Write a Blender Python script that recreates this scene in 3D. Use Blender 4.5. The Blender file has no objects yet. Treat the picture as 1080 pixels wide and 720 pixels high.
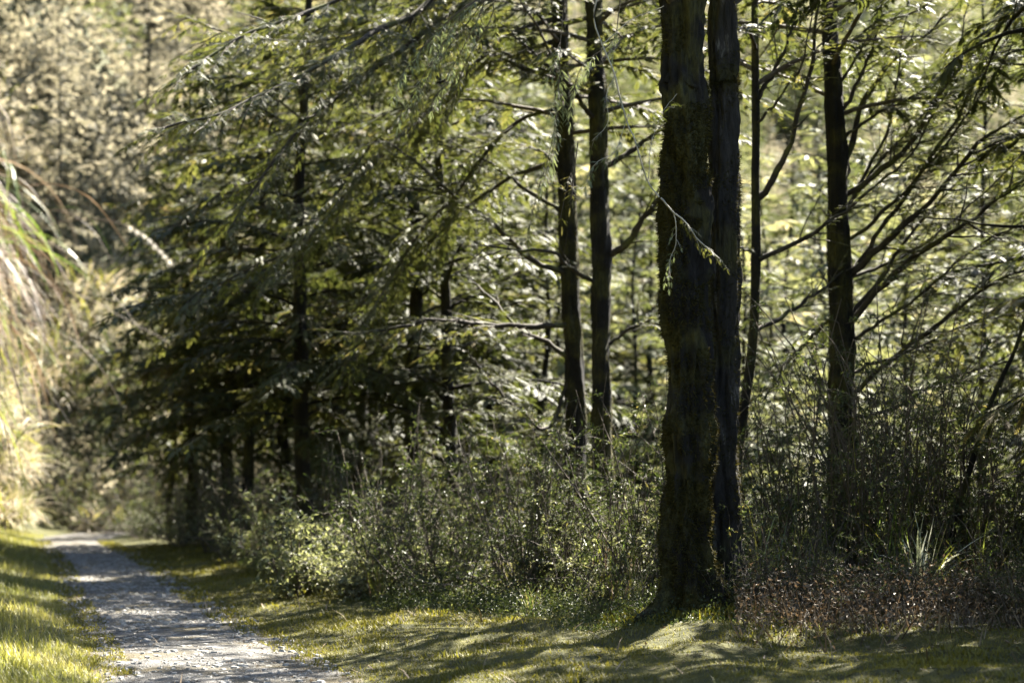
import bpy, math, random
import numpy as np
from mathutils import Vector, noise as mnoise

C = bpy.context.scene.collection
S = bpy.context.scene
R = math.radians
rng = np.random.default_rng(7)
random.seed(7)

# ------------------------------------------------------------------ camera, light, exposure
CAM_H, F_PX, HORIZON = 1.65, 2100.0, 505.0
PITCH = math.atan((HORIZON - 360.0) / F_PX)
cam_d = bpy.data.cameras.new('camera'); cam = bpy.data.objects.new('camera', cam_d); C.objects.link(cam)
cam.location = (0, 0, CAM_H); cam.rotation_euler = (R(90) + PITCH, 0, 0)
cam_d.sensor_width = 36; cam_d.lens = 70; cam_d.clip_start = .1; cam_d.clip_end = 2000
cam_d.dof.use_dof = True; cam_d.dof.focus_distance = 18.6; cam_d.dof.aperture_fstop = 1.25
cam_d.dof.aperture_blades = 0
S.camera = cam

SUN_AZ, SUN_EL = R(37), R(48)           # to the right of the view direction, beyond the trees
w = bpy.data.worlds.new('World'); S.world = w; w.use_nodes = True
nt = w.node_tree; bg = nt.nodes['Background']; sky = nt.nodes.new('ShaderNodeTexSky')
sky.sky_type = 'NISHITA'; sky.sun_disc = False; sky.sun_elevation = SUN_EL; sky.sun_rotation = SUN_AZ
nt.links.new(sky.outputs[0], bg.inputs[0]); bg.inputs[1].default_value = .05
sd = bpy.data.lights.new('sun', 'SUN'); so = bpy.data.objects.new('sun', sd); C.objects.link(so)
sd.energy = 5.0; sd.angle = R(.5); sd.color = (1, .935, .81)
sdir = Vector((math.sin(SUN_AZ) * math.cos(SUN_EL), math.cos(SUN_AZ) * math.cos(SUN_EL), math.sin(SUN_EL)))
so.rotation_euler = sdir.to_track_quat('Z', 'Y').to_euler()
S.view_settings.view_transform = 'Standard'; S.view_settings.look = 'None'
S.view_settings.exposure = 3.45; S.view_settings.gamma = 1.0
S.cycles.use_denoising = True
S.cycles.max_bounces = 4; S.cycles.diffuse_bounces = 2; S.cycles.glossy_bounces = 2
S.cycles.transmission_bounces = 3; S.cycles.transparent_max_bounces = 4
S.cycles.caustics_reflective = False; S.cycles.caustics_refractive = False
S.cycles.use_adaptive_sampling = False

# ------------------------------------------------------------------ helpers
def at(px, py, D):
    """a place in the scene seen towards (px,py) of the 1080x720 photograph, D metres ahead"""
    a, b = (px - 540) / F_PX, (360 - py) / F_PX
    c, s = math.cos(PITCH), math.sin(PITCH)
    y, z = c - b * s, s + b * c
    k = D / y
    return np.array((a * k, D, CAM_H + z * k))

def tag(o, label=None, cat=None, group=None, kind=None):
    if label: o['label'] = label
    if cat: o['category'] = cat
    if group: o['group'] = group
    if kind: o['kind'] = kind
    return o

def empty(name, loc, label, cat, group=None):
    o = bpy.data.objects.new(name, None); C.objects.link(o); o.location = loc
    o.empty_display_size = .3
    return tag(o, label, cat, group)

def copy_tree(o, parent=None, mats=None):
    c = o.copy(); C.objects.link(c); c.parent = parent
    if mats and c.type == 'MESH':
        for i, sl in enumerate(c.material_slots):
            m = mats.get(o.data.materials[i].name)
            if m: sl.link = 'OBJECT'; sl.material = m
    for ch in list(o.children): copy_tree(ch, c, mats)
    return c

class MB:
    """collects quads (numpy), links them as one mesh"""
    def __init__(s): s.V, s.F, s.M, s.T, s.n = [], [], [], [], 0
    def add(s, V, F, mat=0, tint=None):
        V = np.asarray(V, float).reshape(-1, 3); F = np.asarray(F, int).reshape(-1, 4)
        s.V.append(V); s.F.append(F + s.n); s.n += len(V)
        s.M.append(np.full(len(F), mat, int))
        s.T.append(np.full(len(F), .5) if tint is None else np.broadcast_to(tint, (len(F),)).astype(float))
    def build(s, name, mats, parent=None, smooth=False, origin=None):
        V = np.concatenate(s.V); F = np.concatenate(s.F); M = np.concatenate(s.M); T = np.concatenate(s.T)
        if origin is not None: V = V - np.asarray(origin)
        me = bpy.data.meshes.new(name)
        me.vertices.add(len(V)); me.vertices.foreach_set('co', V.astype(np.float32).ravel())
        me.loops.add(len(F) * 4); me.loops.foreach_set('vertex_index', F.astype(np.int32).ravel())
        me.polygons.add(len(F)); me.polygons.foreach_set('loop_start', np.arange(0, len(F) * 4, 4, dtype=np.int32))
        me.polygons.foreach_set('material_index', M.astype(np.int32))
        sm = np.full(len(F), bool(smooth)) if not isinstance(smooth, (set, list)) else np.isin(M, list(smooth))
        me.polygons.foreach_set('use_smooth', sm)
        for m in (mats if isinstance(mats, (list, tuple)) else [mats]): me.materials.append(m)
        me.update(calc_edges=True)
        a = me.attributes.new('tint', 'FLOAT', 'FACE'); a.data.foreach_set('value', T.astype(np.float32))
        o = bpy.data.objects.new(name, me); C.objects.link(o)
        if parent is not None: o.parent = parent
        return o

def unit(v):
    v = np.asarray(v, float); return v / (np.linalg.norm(v, axis=-1, keepdims=True) + 1e-9)

def smooth_poly(P, n):
    """Catmull-Rom through the given points"""
    P = np.asarray(P, float); Q = np.vstack([2 * P[0] - P[1], P, 2 * P[-1] - P[-2]])
    out = []; m = len(P) - 1
    for u in np.linspace(0, m - 1e-6, n):
        i = int(u); t = u - i; a, b, c, d = Q[i], Q[i + 1], Q[i + 2], Q[i + 3]
        out.append(.5 * (2 * b + (c - a) * t + (2 * a - 5 * b + 4 * c - d) * t * t + (3 * b - a - 3 * c + d) * t ** 3))
    return np.array(out)

def tube(mb, P, r, n=6, mat=0, tint=.5, rough=0, foot=None, ridge=0):
    P = np.asarray(P, float); k = len(P); r = np.broadcast_to(r, (k,)).astype(float)
    T = unit(np.gradient(P, axis=0))
    ref = np.where(np.abs(T[:, 2:3]) > .8, np.array([[1., 0, 0]]), np.array([[0, 0, 1.]]))
    if np.abs(T[0, 2]) > .8: ref = np.tile([1., 0, 0], (k, 1))
    else: ref = np.tile([0, 0, 1.], (k, 1))
    A = unit(np.cross(T, ref)); B = np.cross(T, A)
    th = np.linspace(0, 2 * math.pi, n, endpoint=False)
    rr = r[:, None] * np.ones(n)[None]
    if rough:
        for i in range(k):
            for j in range(n):
                c, s_ = math.cos(th[j]), math.sin(th[j])
                q = Vector((P[i, 0] * 3 + c * 1.1, P[i, 1] * 3 + s_ * 1.1, P[i, 2] * 1.3))
                q2 = Vector((P[i, 0] + c * 3.2, P[i, 1] + s_ * 3.2, P[i, 2] * 2.2))
                q3 = Vector((c * 7, s_ * 7, P[i, 2] * 9))
                rr[i, j] *= 1 + rough * (.5 * mnoise.noise(q) + .4 * mnoise.noise(q2) + .2 * mnoise.noise(q3))
                if ridge:
                    f_ = mnoise.noise(Vector((c * 5.5, s_ * 5.5, P[i, 2] * .9))); f2 = mnoise.noise(Vector((c * 13, s_ * 13, P[i, 2] * 2.2)))
                    rr[i, j] *= 1 - ridge * (1 - min(1, abs(f_) * 5)) * .7 + ridge * .6 * f2
                if foot is not None:
                    e_ = math.exp(-max(0, P[i, 2] - foot) / .20); rr[i, j] *= 1 + e_ * (.55 * max(0, math.cos(3 * th[j] + .6)) ** 2 + .35 * max(0, math.cos(5 * th[j] + 2)) ** 2)
    V = P[:, None] + rr[..., None] * (np.cos(th)[None, :, None] * A[:, None] + np.sin(th)[None, :, None] * B[:, None])
    i = np.arange(k - 1)[:, None]; j = np.arange(n)[None]; j2 = (j + 1) % n
    F = np.stack([i * n + j, i * n + j2, (i + 1) * n + j2, (i + 1) * n + j], -1)
    mb.add(V, F, mat, tint)
    return V

# ---- leaf shapes: arrays of quads in a unit frame, +x along, z the face normal
def frond(n, spread=42, wide=.11, seed=0, ll=.5):
    r = np.random.default_rng(seed); Q = []
    def leaf(a, d, L, wd):
        s = np.array((-d[1], d[0], 0)); z = np.array((0, 0, 1.))
        tip = a + d * L - z * L * .18
        m = a + d * L * .45
        Q.append([a, m + s * wd - z * .02, tip, m - s * wd - z * .02])
    for i in range(n):
        t = (i + .6) / (n + .3)
        for sg in (-1, 1):
            ang = R(spread + r.uniform(-9, 9)) * sg
            d = np.array((math.cos(ang), math.sin(ang), r.uniform(-.15, .1)))
            L = (ll * (1 - t * .68) * min(1, .45 + t * 2)) * r.uniform(.8, 1.15)
            leaf(np.array((t, 0, -.13 * t * t)), d, L, wide * L * 1.5)
    leaf(np.array((.0, 0, 0)), np.array((1., 0, 0)), 1.05, wide * .3)
    return np.array(Q)

FROND_FINE = [frond(7, 36, .085, k, .42) for k in range(4)]
FROND_MID = [frond(7, 38, .17, k, .36) for k in range(4)]
FROND_HAIR = [frond(7, 22, .05, k, .45) for k in range(4)]
FROND_FAR = [frond(2, 45, .22, k, .5) for k in range(3)]
def leafq(fold=.25):
    return np.array([[[0, 0, 0], [.45, .24, fold * .3], [1, 0, -.15], [.5, 0, -.04]],
                     [[0, 0, 0], [.5, 0, -.04], [1, 0, -.15], [.45, -.24, fold * .3]]])
LEAF = [leafq(.25), leafq(.6)]
LEAF_N = [leafq(.3) * (1, .6, 1), leafq(.5) * (1, .45, 1)]
BLADE = [np.array([[[0, -.03, 0], [0, .03, 0], [.55, .022, .0], [.55, -.022, .0]],
                   [[.55, -.022, .0], [.55, .022, .0], [1, .003, -.16], [1, -.003, -.16]]])]
TUFT = [np.array([[[0, -.13, 0], [0, .13, 0], [1, .03, -.1], [1, -.03, -.1]]])]

def scatter(mb, shapes, P, D, N, scale, mat=0, tint=None, r=rng):
    """one leaf shape per point; D along, N approximate normal"""
    P = np.atleast_2d(P)
    if len(P) == 0: return
    D = unit(D); Sd = unit(np.cross(N, D)); Nn = np.cross(D, Sd)
    scale = np.broadcast_to(scale, (len(P),))
    tint = r.random(len(P)) if tint is None else np.broadcast_to(tint, (len(P),))
    pick = r.integers(0, len(shapes), len(P))
    for k, sh in enumerate(shapes):
        m = pick == k
        if not m.any(): continue
        q = sh.reshape(-1, 3)
        V = P[m][:, None] + scale[m][:, None, None] * (q[None, :, 0:1] * D[m][:, None] + q[None, :, 1:2] * Sd[m][:, None] + q[None, :, 2:3] * Nn[m][:, None])
        n = V.shape[0] * V.shape[1]
        mb.add(V, np.arange(n).reshape(-1, 4), mat, np.repeat(tint[m], len(sh)))

# ------------------------------------------------------------------ materials
def mat_new(name):
    m = bpy.data.materials.new(name); m.use_nodes = True
    n = m.node_tree; n.nodes.clear()
    return m, n.nodes, n.links
def ramp(nodes, stops):
    r = nodes.new('ShaderNodeValToRGB'); e = r.color_ramp.elements
    while len(e) < len(stops): e.new(.5)
    for x, (p, c) in zip(e, stops): x.position = p; x.color = (*c, 1)
    return r

def leaf_mat(name, stops, trans=.4, rough=.45, spec=.4, tcol=(1.42, 1.47, .85), big=0, obj_var=.25):
    m, N, L = mat_new(name)
    at_ = N.new('ShaderNodeAttribute'); at_.attribute_name = 'tint'
    rp = ramp(N, stops)
    oi = N.new('ShaderNodeObjectInfo')
    add = N.new('ShaderNodeMath'); add.operation = 'MULTIPLY_ADD'; add.inputs[1].default_value = obj_var; 
    L.new(oi.outputs['Random'], add.inputs[0]); 
    sc = N.new('ShaderNodeMath'); sc.operation = 'MULTIPLY'; sc.inputs[1].default_value = 1 - obj_var
    L.new(at_.outputs['Fac'], sc.inputs[0]); L.new(sc.outputs[0], add.inputs[2]); L.new(add.outputs[0], rp.inputs[0])
    col = rp.outputs[0]
    p = N.new('ShaderNodeBsdfPrincipled'); L.new(col, p.inputs['Base Color'])
    p.inputs['Roughness'].default_value = rough; p.inputs['Specular IOR Level'].default_value = spec
    t = N.new('ShaderNodeBsdfTranslucent')
    mx = N.new('ShaderNodeMix'); mx.data_type = 'RGBA'; mx.blend_type = 'MULTIPLY'; mx.inputs[0].default_value = 1
    L.new(col, mx.inputs[6]); mx.inputs[7].default_value = (*tcol, 1); L.new(mx.outputs[2], t.inputs[0])
    s = N.new('ShaderNodeMixShader'); s.inputs[0].default_value = trans
    o = N.new('ShaderNodeOutputMaterial'); L.new(p.outputs[0], s.inputs[1]); L.new(t.outputs[0], s.inputs[2]); L.new(s.outputs[0], o.inputs[0])
    return m

def surf_mat(name, stops, scale=4, rough=.9, bump=.4, bscale=30, stretch=(1, 1, 1), moss=None, moss_amt=.5, bdist=.02, spec=.3, detail=8):
    """noise-coloured surface in world metres; moss = (stops, scale) blended over it in patches"""
    m, N, L = mat_new(name)
    tc = N.new('ShaderNodeNewGeometry'); mp = N.new('ShaderNodeMapping'); mp.inputs['Scale'].default_value = stretch
    L.new(tc.outputs['Position'], mp.inputs[0])
    n1 = N.new('ShaderNodeTexNoise'); n1.inputs['Scale'].default_value = scale; n1.inputs['Detail'].default_value = detail; n1.inputs['Roughness'].default_value = .65
    L.new(mp.outputs[0], n1.inputs[0]); rp = ramp(N, stops); L.new(n1.outputs[0], rp.inputs[0])
    n2 = N.new('ShaderNodeTexNoise'); n2.inputs['Scale'].default_value = bscale; n2.inputs['Detail'].default_value = 6; n2.inputs['Roughness'].default_value = .7
    L.new(mp.outputs[0], n2.inputs[0])
    col = rp.outputs[0]
    p = N.new('ShaderNodeBsdfPrincipled'); p.inputs['Roughness'].default_value = rough; p.inputs['Specular IOR Level'].default_value = spec
    if moss:
        n3 = N.new('ShaderNodeTexNoise'); n3.inputs['Scale'].default_value = moss[1]; n3.inputs['Detail'].default_value = 5
        L.new(tc.outputs['Position'], n3.inputs[0])
        f = N.new('ShaderNodeMapRange'); f.inputs[1].default_value = 1 - moss_amt - .06; f.inputs[2].default_value = 1 - moss_amt + .08
        L.new(n3.outputs[0], f.inputs[0])
        r2 = ramp(N, moss[0]); L.new(n2.outputs[0], r2.inputs[0])
        mx = N.new('ShaderNodeMix'); mx.data_type = 'RGBA'; L.new(f.outputs[0], mx.inputs[0]); L.new(col, mx.inputs[6]); L.new(r2.outputs[0], mx.inputs[7])
        col = mx.outputs[2]
    L.new(col, p.inputs['Base Color'])
    b = N.new('ShaderNodeBump'); b.inputs['Strength'].default_value = bump; b.inputs['Distance'].default_value = bdist
    L.new(n2.outputs[0], b.inputs['Height']); L.new(b.outputs[0], p.inputs['Normal'])
    o = N.new('ShaderNodeOutputMaterial'); L.new(p.outputs[0], o.inputs[0])
    return m

M = {}
M['bark'] = surf_mat('bark', [(.42, (.005, .004, .003)), (.62, (.012, .010, .008)), (.78, (.085, .07, .055))], 7, .9, 1, 22, (1, 1, .28),
                     moss=([(.35, (.010, .011, .004)), (.7, (.07, .062, .016))], 2.6), moss_amt=.50, bdist=.06)
M['bark_grey'] = surf_mat('bark_grey', [(.40, (.008, .007, .006)), (.58, (.026, .022, .018)), (.74, (.26, .24, .21))], 7, .85, 1, 20, (1, 1, .25),
                     moss=([(.35, (.012, .013, .004)), (.7, (.07, .062, .016))], 2.0), moss_amt=.36, bdist=.06)
M['limb'] = surf_mat('limb', [(.3, (.012, .010, .008)), (.6, (.04, .032, .024)), (.8, (.16, .14, .11))], 9, .85, .6, 40,
                     moss=([(.3, (.04, .045, .01)), (.7, (.10, .10, .03))], 3.0), moss_amt=.42, bdist=.01)
M['twig'] = surf_mat('twig', [(.3, (.03, .023, .017)), (.7, (.11, .09, .07))], 12, .8, .2, 60)
M['pale_twig'] = surf_mat('pale_twig', [(.3, (.17, .15, .125)), (.7, (.36, .33, .28))], 12, .8, .2, 60)
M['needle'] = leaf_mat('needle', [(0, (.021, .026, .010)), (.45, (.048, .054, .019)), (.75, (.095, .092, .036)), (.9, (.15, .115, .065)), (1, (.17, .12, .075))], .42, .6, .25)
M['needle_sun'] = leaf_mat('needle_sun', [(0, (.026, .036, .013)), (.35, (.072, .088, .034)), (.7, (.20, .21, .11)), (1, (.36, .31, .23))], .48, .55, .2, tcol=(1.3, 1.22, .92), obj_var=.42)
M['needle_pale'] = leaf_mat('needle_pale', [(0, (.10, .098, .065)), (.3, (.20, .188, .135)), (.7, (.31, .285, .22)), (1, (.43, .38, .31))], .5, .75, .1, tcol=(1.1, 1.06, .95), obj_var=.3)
M['lichen'] = leaf_mat('lichen', [(0, (.05, .065, .035)), (1, (.17, .19, .13))], .35, .7)
M['leaf'] = leaf_mat('leaf', [(0, (.016, .025, .009)), (.6, (.042, .055, .018)), (.88, (.13, .135, .065)), (1, (.2, .15, .06))], .35, .5, .35)
M['leaf_pale'] = leaf_mat('leaf_pale', [(0, (.07, .085, .04)), (.6, (.18, .185, .115)), (1, (.36, .34, .25))], .4, .5, .4)
M['grass'] = leaf_mat('grass', [(0, (.06, .075, .018)), (.5, (.14, .14, .035)), (.8, (.24, .21, .07)), (1, (.36, .30, .16))], .4, .5, .3)
M['moss'] = leaf_mat('moss', [(0, (.024, .026, .006)), (.45, (.090, .083, .014)), (.9, (.21, .18, .035)), (1, (.17, .11, .05))], .35, .6, .2)
M['bank_straw'] = leaf_mat('bank_straw', [(0, (.14, .12, .07)), (.5, (.30, .26, .18)), (1, (.50, .45, .36))], .4, .6, .2, tcol=(1.1, 1.05, .95))
M['plume'] = leaf_mat('plume', [(0, (.45, .42, .36)), (1, (.75, .70, .62))], .4, .7, .1, tcol=(1, 1, 1))
M['trunk_moss'] = leaf_mat('trunk_moss', [(0, (.012, .013, .005)), (.6, (.035, .033, .010)), (1, (.09, .07, .02))], .25, .8, .1, tcol=(1.2, 1.1, .8))
M['straw'] = leaf_mat('straw', [(0, (.04, .026, .017)), (.5, (.12, .082, .056)), (1, (.32, .25, .19))], .35, .5, .3, tcol=(1.1, 1.05, .9))
M['straw_litter'] = leaf_mat('straw_litter', [(0, (.05, .035, .02)), (.6, (.14, .10, .06)), (1, (.22, .17, .11))], .1, .7, .2)
M['reed_green'] = leaf_mat('reed_green', [(0, (.05, .08, .02)), (.6, (.10, .14, .03)), (1, (.22, .22, .08))], .4, .35, .5)
M['reed_white'] = leaf_mat('reed_white', [(0, (.20, .22, .13)), (.5, (.46, .47, .36)), (1, (.70, .69, .58))], .3, .3, .6, tcol=(1, 1, .9))
M['dry'] = leaf_mat('dry', [(0, (.026, .019, .012)), (.5, (.070, .052, .032)), (1, (.24, .19, .13))], .2, .6, .3, tcol=(1.2, 1, .8))

M['ground'] = surf_mat('ground', [(.35, (.016, .018, .004)), (.5, (.042, .042, .006)), (.62, (.07, .064, .009)), (.75, (.055, .038, .018))], 2.6, .95, 1, 22, bdist=.05)
M['hill'] = surf_mat('hill', [(.35, (.03, .035, .015)), (.55, (.07, .07, .035)), (.75, (.13, .12, .07))], .25, .95, 1, 2, bdist=.3)
M['path'] = surf_mat('path', [(.34, (.036, .034, .031)), (.5, (.092, .088, .082)), (.70, (.20, .192, .182))], 3.2, .9, 1, 38, bdist=.06,
                     moss=([(.3, (.045, .04, .022)), (.7, (.13, .105, .06))], 1.3), moss_amt=.46)
M['stone'] = surf_mat('stone', [(.3, (.12, .11, .10)), (.7, (.34, .33, .30))], 14, .85, .5, 60)

# ------------------------------------------------------------------ terrain
def sstep(a, b, x): t = np.clip((x - a) / (b - a), 0, 1); return t * t * (3 - 2 * t)
def xc(y): return 1.7 - .25 * np.asarray(y, float)
def path_s(y):                                   # the path leaves the straight line and swings right after 54 m
    y = np.asarray(y, float); return .022 * np.maximum(0, y - 54) ** 2 + .10 * np.sin(y * .21) * sstep(20, 40, y)
def lump(x, y):
    return (.5 * np.sin(x * 1.3 + .7 * np.sin(y * .9)) * np.sin(y * .8 + 1.1) + .3 * np.sin(x * 2.7 + y * 1.9) * np.sin(y * 2.3 - x)
            + .2 * np.sin(x * 5.1 + 2 * np.sin(y * 3)) * np.sin(y * 6.1))
def H(x, y, path_cut=True):
    x = np.asarray(x, float); y = np.asarray(y, float)
    s = x - xc(y) - path_s(np.minimum(y, 80)) * (y < 80)
    d = np.maximum(0, -s - 1.0)
    left = .16 * d + 2.6 * sstep(.9, 2.6, d) + .62 * np.maximum(0, d - 2.4)
    e = 6.6 - 2.6 * sstep(20, 40, y) + 3 * sstep(48, 60, y)
    r = np.maximum(0, s - 1.0)
    right = .055 * np.minimum(r, e) + .04 * sstep(0, 1, r)
    drop = np.maximum(0, r - e)
    right = right - 11 * (1 - np.exp(-drop * .065)) * sstep(0, 3, drop)
    h = left + right
    # mossy mound at the foot of the big twin trunks
    h = h + .22 * np.exp(-(((x - 1.95) / 1.1) ** 2 + ((y - 19.3) / 1.2) ** 2))
    h = h + (.11 * lump(x, y) + .035 * lump(x * 2.6 + 3, y * 2.1)) * sstep(.2, 2.0, np.abs(s) - .8) + .012 * lump(x * 2, y * 2)
    # far slope beyond the valley and beyond the bend
    u = (y - 66) - .62 * (x + 14)
    far = .60 * np.maximum(0, u)
    far = np.minimum(far, 75 + 4 * np.sin(x * .05)) * sstep(0, 14, u)
    h = h * (1 - .0 * sstep(0, 10, u)) + far * (1 + .05 * np.sin(x * .21 + y * .1))
    if path_cut: h = h - .05 * (1 - sstep(.75, 1.15, np.abs(s))) * (y < 78)
    return h
def g(x, y): return float(H(x, y))
def gp(px, D, dz=0):                             # point on the ground in the column px of the photograph, D metres ahead
    x = (px - 540) / F_PX * D / math.cos(PITCH) * 1.0
    return np.array((x, D, g(x, D) + dz))

def grid_axis(lo, f0, f1, hi, fine, coarse):
    a = np.linspace(lo, f0, max(2, int((f0 - lo) / coarse)), endpoint=False)
    b = np.arange(f0, f1, fine); c = np.linspace(f1, hi, max(2, int((hi - f1) / coarse)))
    return np.concatenate([a, b, c])
gx = grid_axis(-320, -17, 9, 320, .16, 4.0); gy = grid_axis(-60, 10, 62, 420, .18, 2.5)
X, Y = np.meshgrid(gx, gy); Z = H(X, Y)
mb = MB(); n = len(gx); k = len(gy)
i = np.arange(k - 1)[:, None]; j = np.arange(n - 1)[None]
F = np.stack([i * n + j, i * n + j + 1, (i + 1) * n + j + 1, (i + 1) * n + j], -1).reshape(-1, 4)
V = np.stack([X, Y, Z], -1).reshape(-1, 3)
fm = (V[F].mean(1)[:, 1] > 66).astype(int)
mb.add(V, F); mb.M[-1] = fm
o = mb.build('ground', [M['ground'], M['hill']], smooth=True); tag(o, kind='structure')

# path: one ribbon with ragged edges dipping under the moss
ys = np.arange(8, 78, .10); cs = np.linspace(-1.35, 1.35, 60)
YY, CC = np.meshgrid(ys, cs, indexing='ij')
wob = .10 * np.sin(YY * 1.3) + .07 * np.sin(YY * 3.1 + 1) + .04 * np.sin(YY * 8)
XX = xc(YY) + path_s(YY) + CC * (1 + .12 * wob * np.sign(CC)) + (.55 * (1 - sstep(15, 26, YY)) + .22 * (1 - sstep(24, 44, YY))) * np.maximum(0, CC)
zz = H(XX, YY, False) * 0 + .018 * (1 - (CC / .95) ** 2) + .012 * lump(XX * 2.2, YY * 2.2) + .006 * np.sin(YY * 9 + XX * 7) * np.sin(XX * 13)
nz = np.array([mnoise.noise(Vector((a * 1.7, b * .8, 3))) * .30 + mnoise.noise(Vector((a * 6, b * 4, 7))) * .22 + mnoise.noise(Vector((a * 15, b * 12, 1))) * .10 for a, b in zip(XX.ravel(), YY.ravel())]).reshape(XX.shape)
zz = zz - .11 * np.maximum(0, np.abs(CC) - .74 + 1.25 * nz)
mb = MB(); n = len(cs); k = len(ys); i = np.arange(k - 1)[:, None]; j = np.arange(n - 1)[None]
mb.add(np.stack([XX, YY, zz], -1), np.stack([i * n + j, i * n + j + 1, (i + 1) * n + j + 1, (i + 1) * n + j], -1))
o = mb.build('path', M['path'], smooth=True); tag(o, kind='structure')

# loose stones on the path
mb = MB(); cube = np.array([[-1, -1, -1], [1, -1, -1], [1, 1, -1], [-1, 1, -1], [-.7, -.7, 1], [.7, -.7, 1], [.7, .7, 1], [-.7, .7, 1]], float)
cf = np.array([[0, 3, 2, 1], [4, 5, 6, 7], [0, 1, 5, 4], [1, 2, 6, 5], [2, 3, 7, 6], [3, 0, 4, 7]])
N = 9000; py_ = rng.uniform(13, 50, N) ; cc = np.clip(rng.normal(0, .62, N), -1.15, 1.15)
q = rng.random(N); r_ = .007 + .030 * rng.random(N) ** 4
for a in range(N):
    y_ = py_[a]; x_ = float(xc(y_) + path_s(y_)) + cc[a]
    t = rng.uniform(0, 6.28); c, s = math.cos(t), math.sin(t)
    v = cube * (r_[a] * np.array((1, rng.uniform(.6, 1), rng.uniform(.2, .4)))) * rng.uniform(.75, 1.25, (8, 1))
    v = np.stack([v[:, 0] * c - v[:, 1] * s + x_, v[:, 0] * s + v[:, 1] * c + y_, v[:, 2] + .018], -1)
    mb.add(v, cf)
tag(mb.build('pebbles', M['stone'], smooth=False), kind='stuff')

# ------------------------------------------------------------------ ground cover
def ground_blades(name, pts, size, mats, up=.8, shapes=TUFT, tint=None):
    n = len(pts); z = H(pts[:, 0], pts[:, 1])
    P = np.stack([pts[:, 0], pts[:, 1], z - .004], -1)
    a = rng.uniform(0, 6.28, n); e = rng.normal(up, .35, n)
    D = np.stack([np.cos(a) * np.cos(e), np.sin(a) * np.cos(e), np.sin(e)], -1)
    Nn = np.stack([-np.cos(a) * np.sin(e), -np.sin(a) * np.sin(e), np.cos(e)], -1)
    mb = MB(); scatter(mb, shapes, P, D, Nn, size, tint=tint); return tag(mb.build(name, mats), kind='stuff')
def patches(x, y, f=1.0, ph=0): return .5 + .5 * np.sin(x * 1.9 * f + 1.7 * np.sin(y * 1.1 * f + ph)) * np.sin(y * 1.5 * f + ph + np.sin(x * 2.3 * f))

# moss between the path and the tree line
n = 520000; y_ = 11 + 36 * rng.random(n) ** 2.1; r_ = rng.uniform(.78, 8.2, n); x_ = xc(y_) + r_
keep = (rng.random(n) < .4 + .6 * patches(x_, y_)) & (x_ > -.27 * y_) & (x_ < .275 * y_) & ((r_ > 1.05) | (rng.random(n) < .35))
x_, y_ = x_[keep], y_[keep]
tn = np.clip(.55 * patches(x_, y_, .7, 2) + .45 * rng.random(len(x_)), 0, 1)
pt = patches(x_, y_, 2.4, 4) * patches(x_, y_, 1.1, 1)
ground_blades('moss', np.stack([x_, y_], -1), rng.uniform(.012, .036, len(x_)) * (.8 + 1.4 * pt) * (1 + np.maximum(0, y_ - 14) / 26), M['moss'], .75, tint=tn)
n = 2600; yb = 11 + 30 * rng.random(n) ** 1.4; xb = xc(yb) + rng.uniform(-1.0, 8, n); kk = xb < .275 * yb
ground_blades('twig_litter', np.stack([xb, yb], -1)[kk], rng.uniform(.06, .30, kk.sum()), M['straw_litter'], .08, BLADE)
# short grass of the left verge
n = 90000; y_ = 13.5 + 45 * rng.random(n) ** 1.4; d = .80 + 2.4 * rng.random(n) ** 1.3; x_ = xc(y_) - d
keep = (rng.random(n) < .25 + .75 * patches(x_, y_, 1.3)) & (x_ > -.275 * y_ - .3)
x_, y_, d = x_[keep], y_[keep], d[keep]
ground_blades('grass', np.stack([x_, y_], -1), rng.uniform(.05, .16, len(x_)) * (.55 + .6 * np.clip(d - .8, 0, 1)), M['grass'], 1.0, BLADE,
              tint=np.clip(.5 * patches(x_, y_, .9, 1) + .5 * rng.random(len(x_)), 0, 1))
# scattered grass on the right bank
n = 9000; y_ = 10.5 + 36 * rng.random(n); x_ = xc(y_) + rng.uniform(1.0, 7, n)
keep = (patches(x_, y_, .8, 3) > .62) & (x_ < .275 * y_)
x_, y_ = x_[keep], y_[keep]
ground_blades('grass', np.stack([x_, y_], -1), rng.uniform(.04, .11, len(x_)), M['grass'], .8, BLADE)
# leaves, needles and creeping moss on the path itself
n = 5200; y_ = 12 + 36 * rng.random(n) ** 1.6; c_ = rng.uniform(-1.2, 1.5, n); c_ = np.where(rng.random(n) < .5, c_, np.sign(c_) * rng.uniform(.6, 1.3, n)); x_ = xc(y_) + path_s(y_) + c_
mbs = MB(); P = np.stack([x_, y_, .022 + 0 * x_], -1); a_ = rng.uniform(0, 6.28, n)
scatter(mbs, LEAF, P, np.stack([np.cos(a_), np.sin(a_), rng.normal(.1, .15, n)], -1), rng.normal(0, .25, P.shape) + (0, 0, 1), rng.uniform(.012, .04, n), 0, None)
n = 26000; y_ = 12 + 40 * rng.random(n) ** 1.7; sd_ = np.where(rng.random(n) < .4, -1, 1); c_ = sd_ * (.62 + .5 * rng.random(n)) ; c_ = c_ + .5 * np.maximum(0, c_) * (1 - sstep(15, 26, y_)); x_ = xc(y_) + path_s(y_) + c_
kk = patches(x_, y_, 1.6, 2) > .45; P = np.stack([x_, y_, .004 + 0 * x_], -1)[kk]; n = len(P)
scatter(mbs, TUFT, P, rng.normal(0, .7, P.shape) + (0, 0, .8), rng.normal(0, 1, P.shape), rng.uniform(.02, .05, n) * (1 + np.maximum(0, P[:, 1] - 14) / 30), 1, None)
tag(mbs.build('path_litter', [M['dry'], M['moss']]), 'fallen leaves and creeping moss along the path', kind='stuff')
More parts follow.
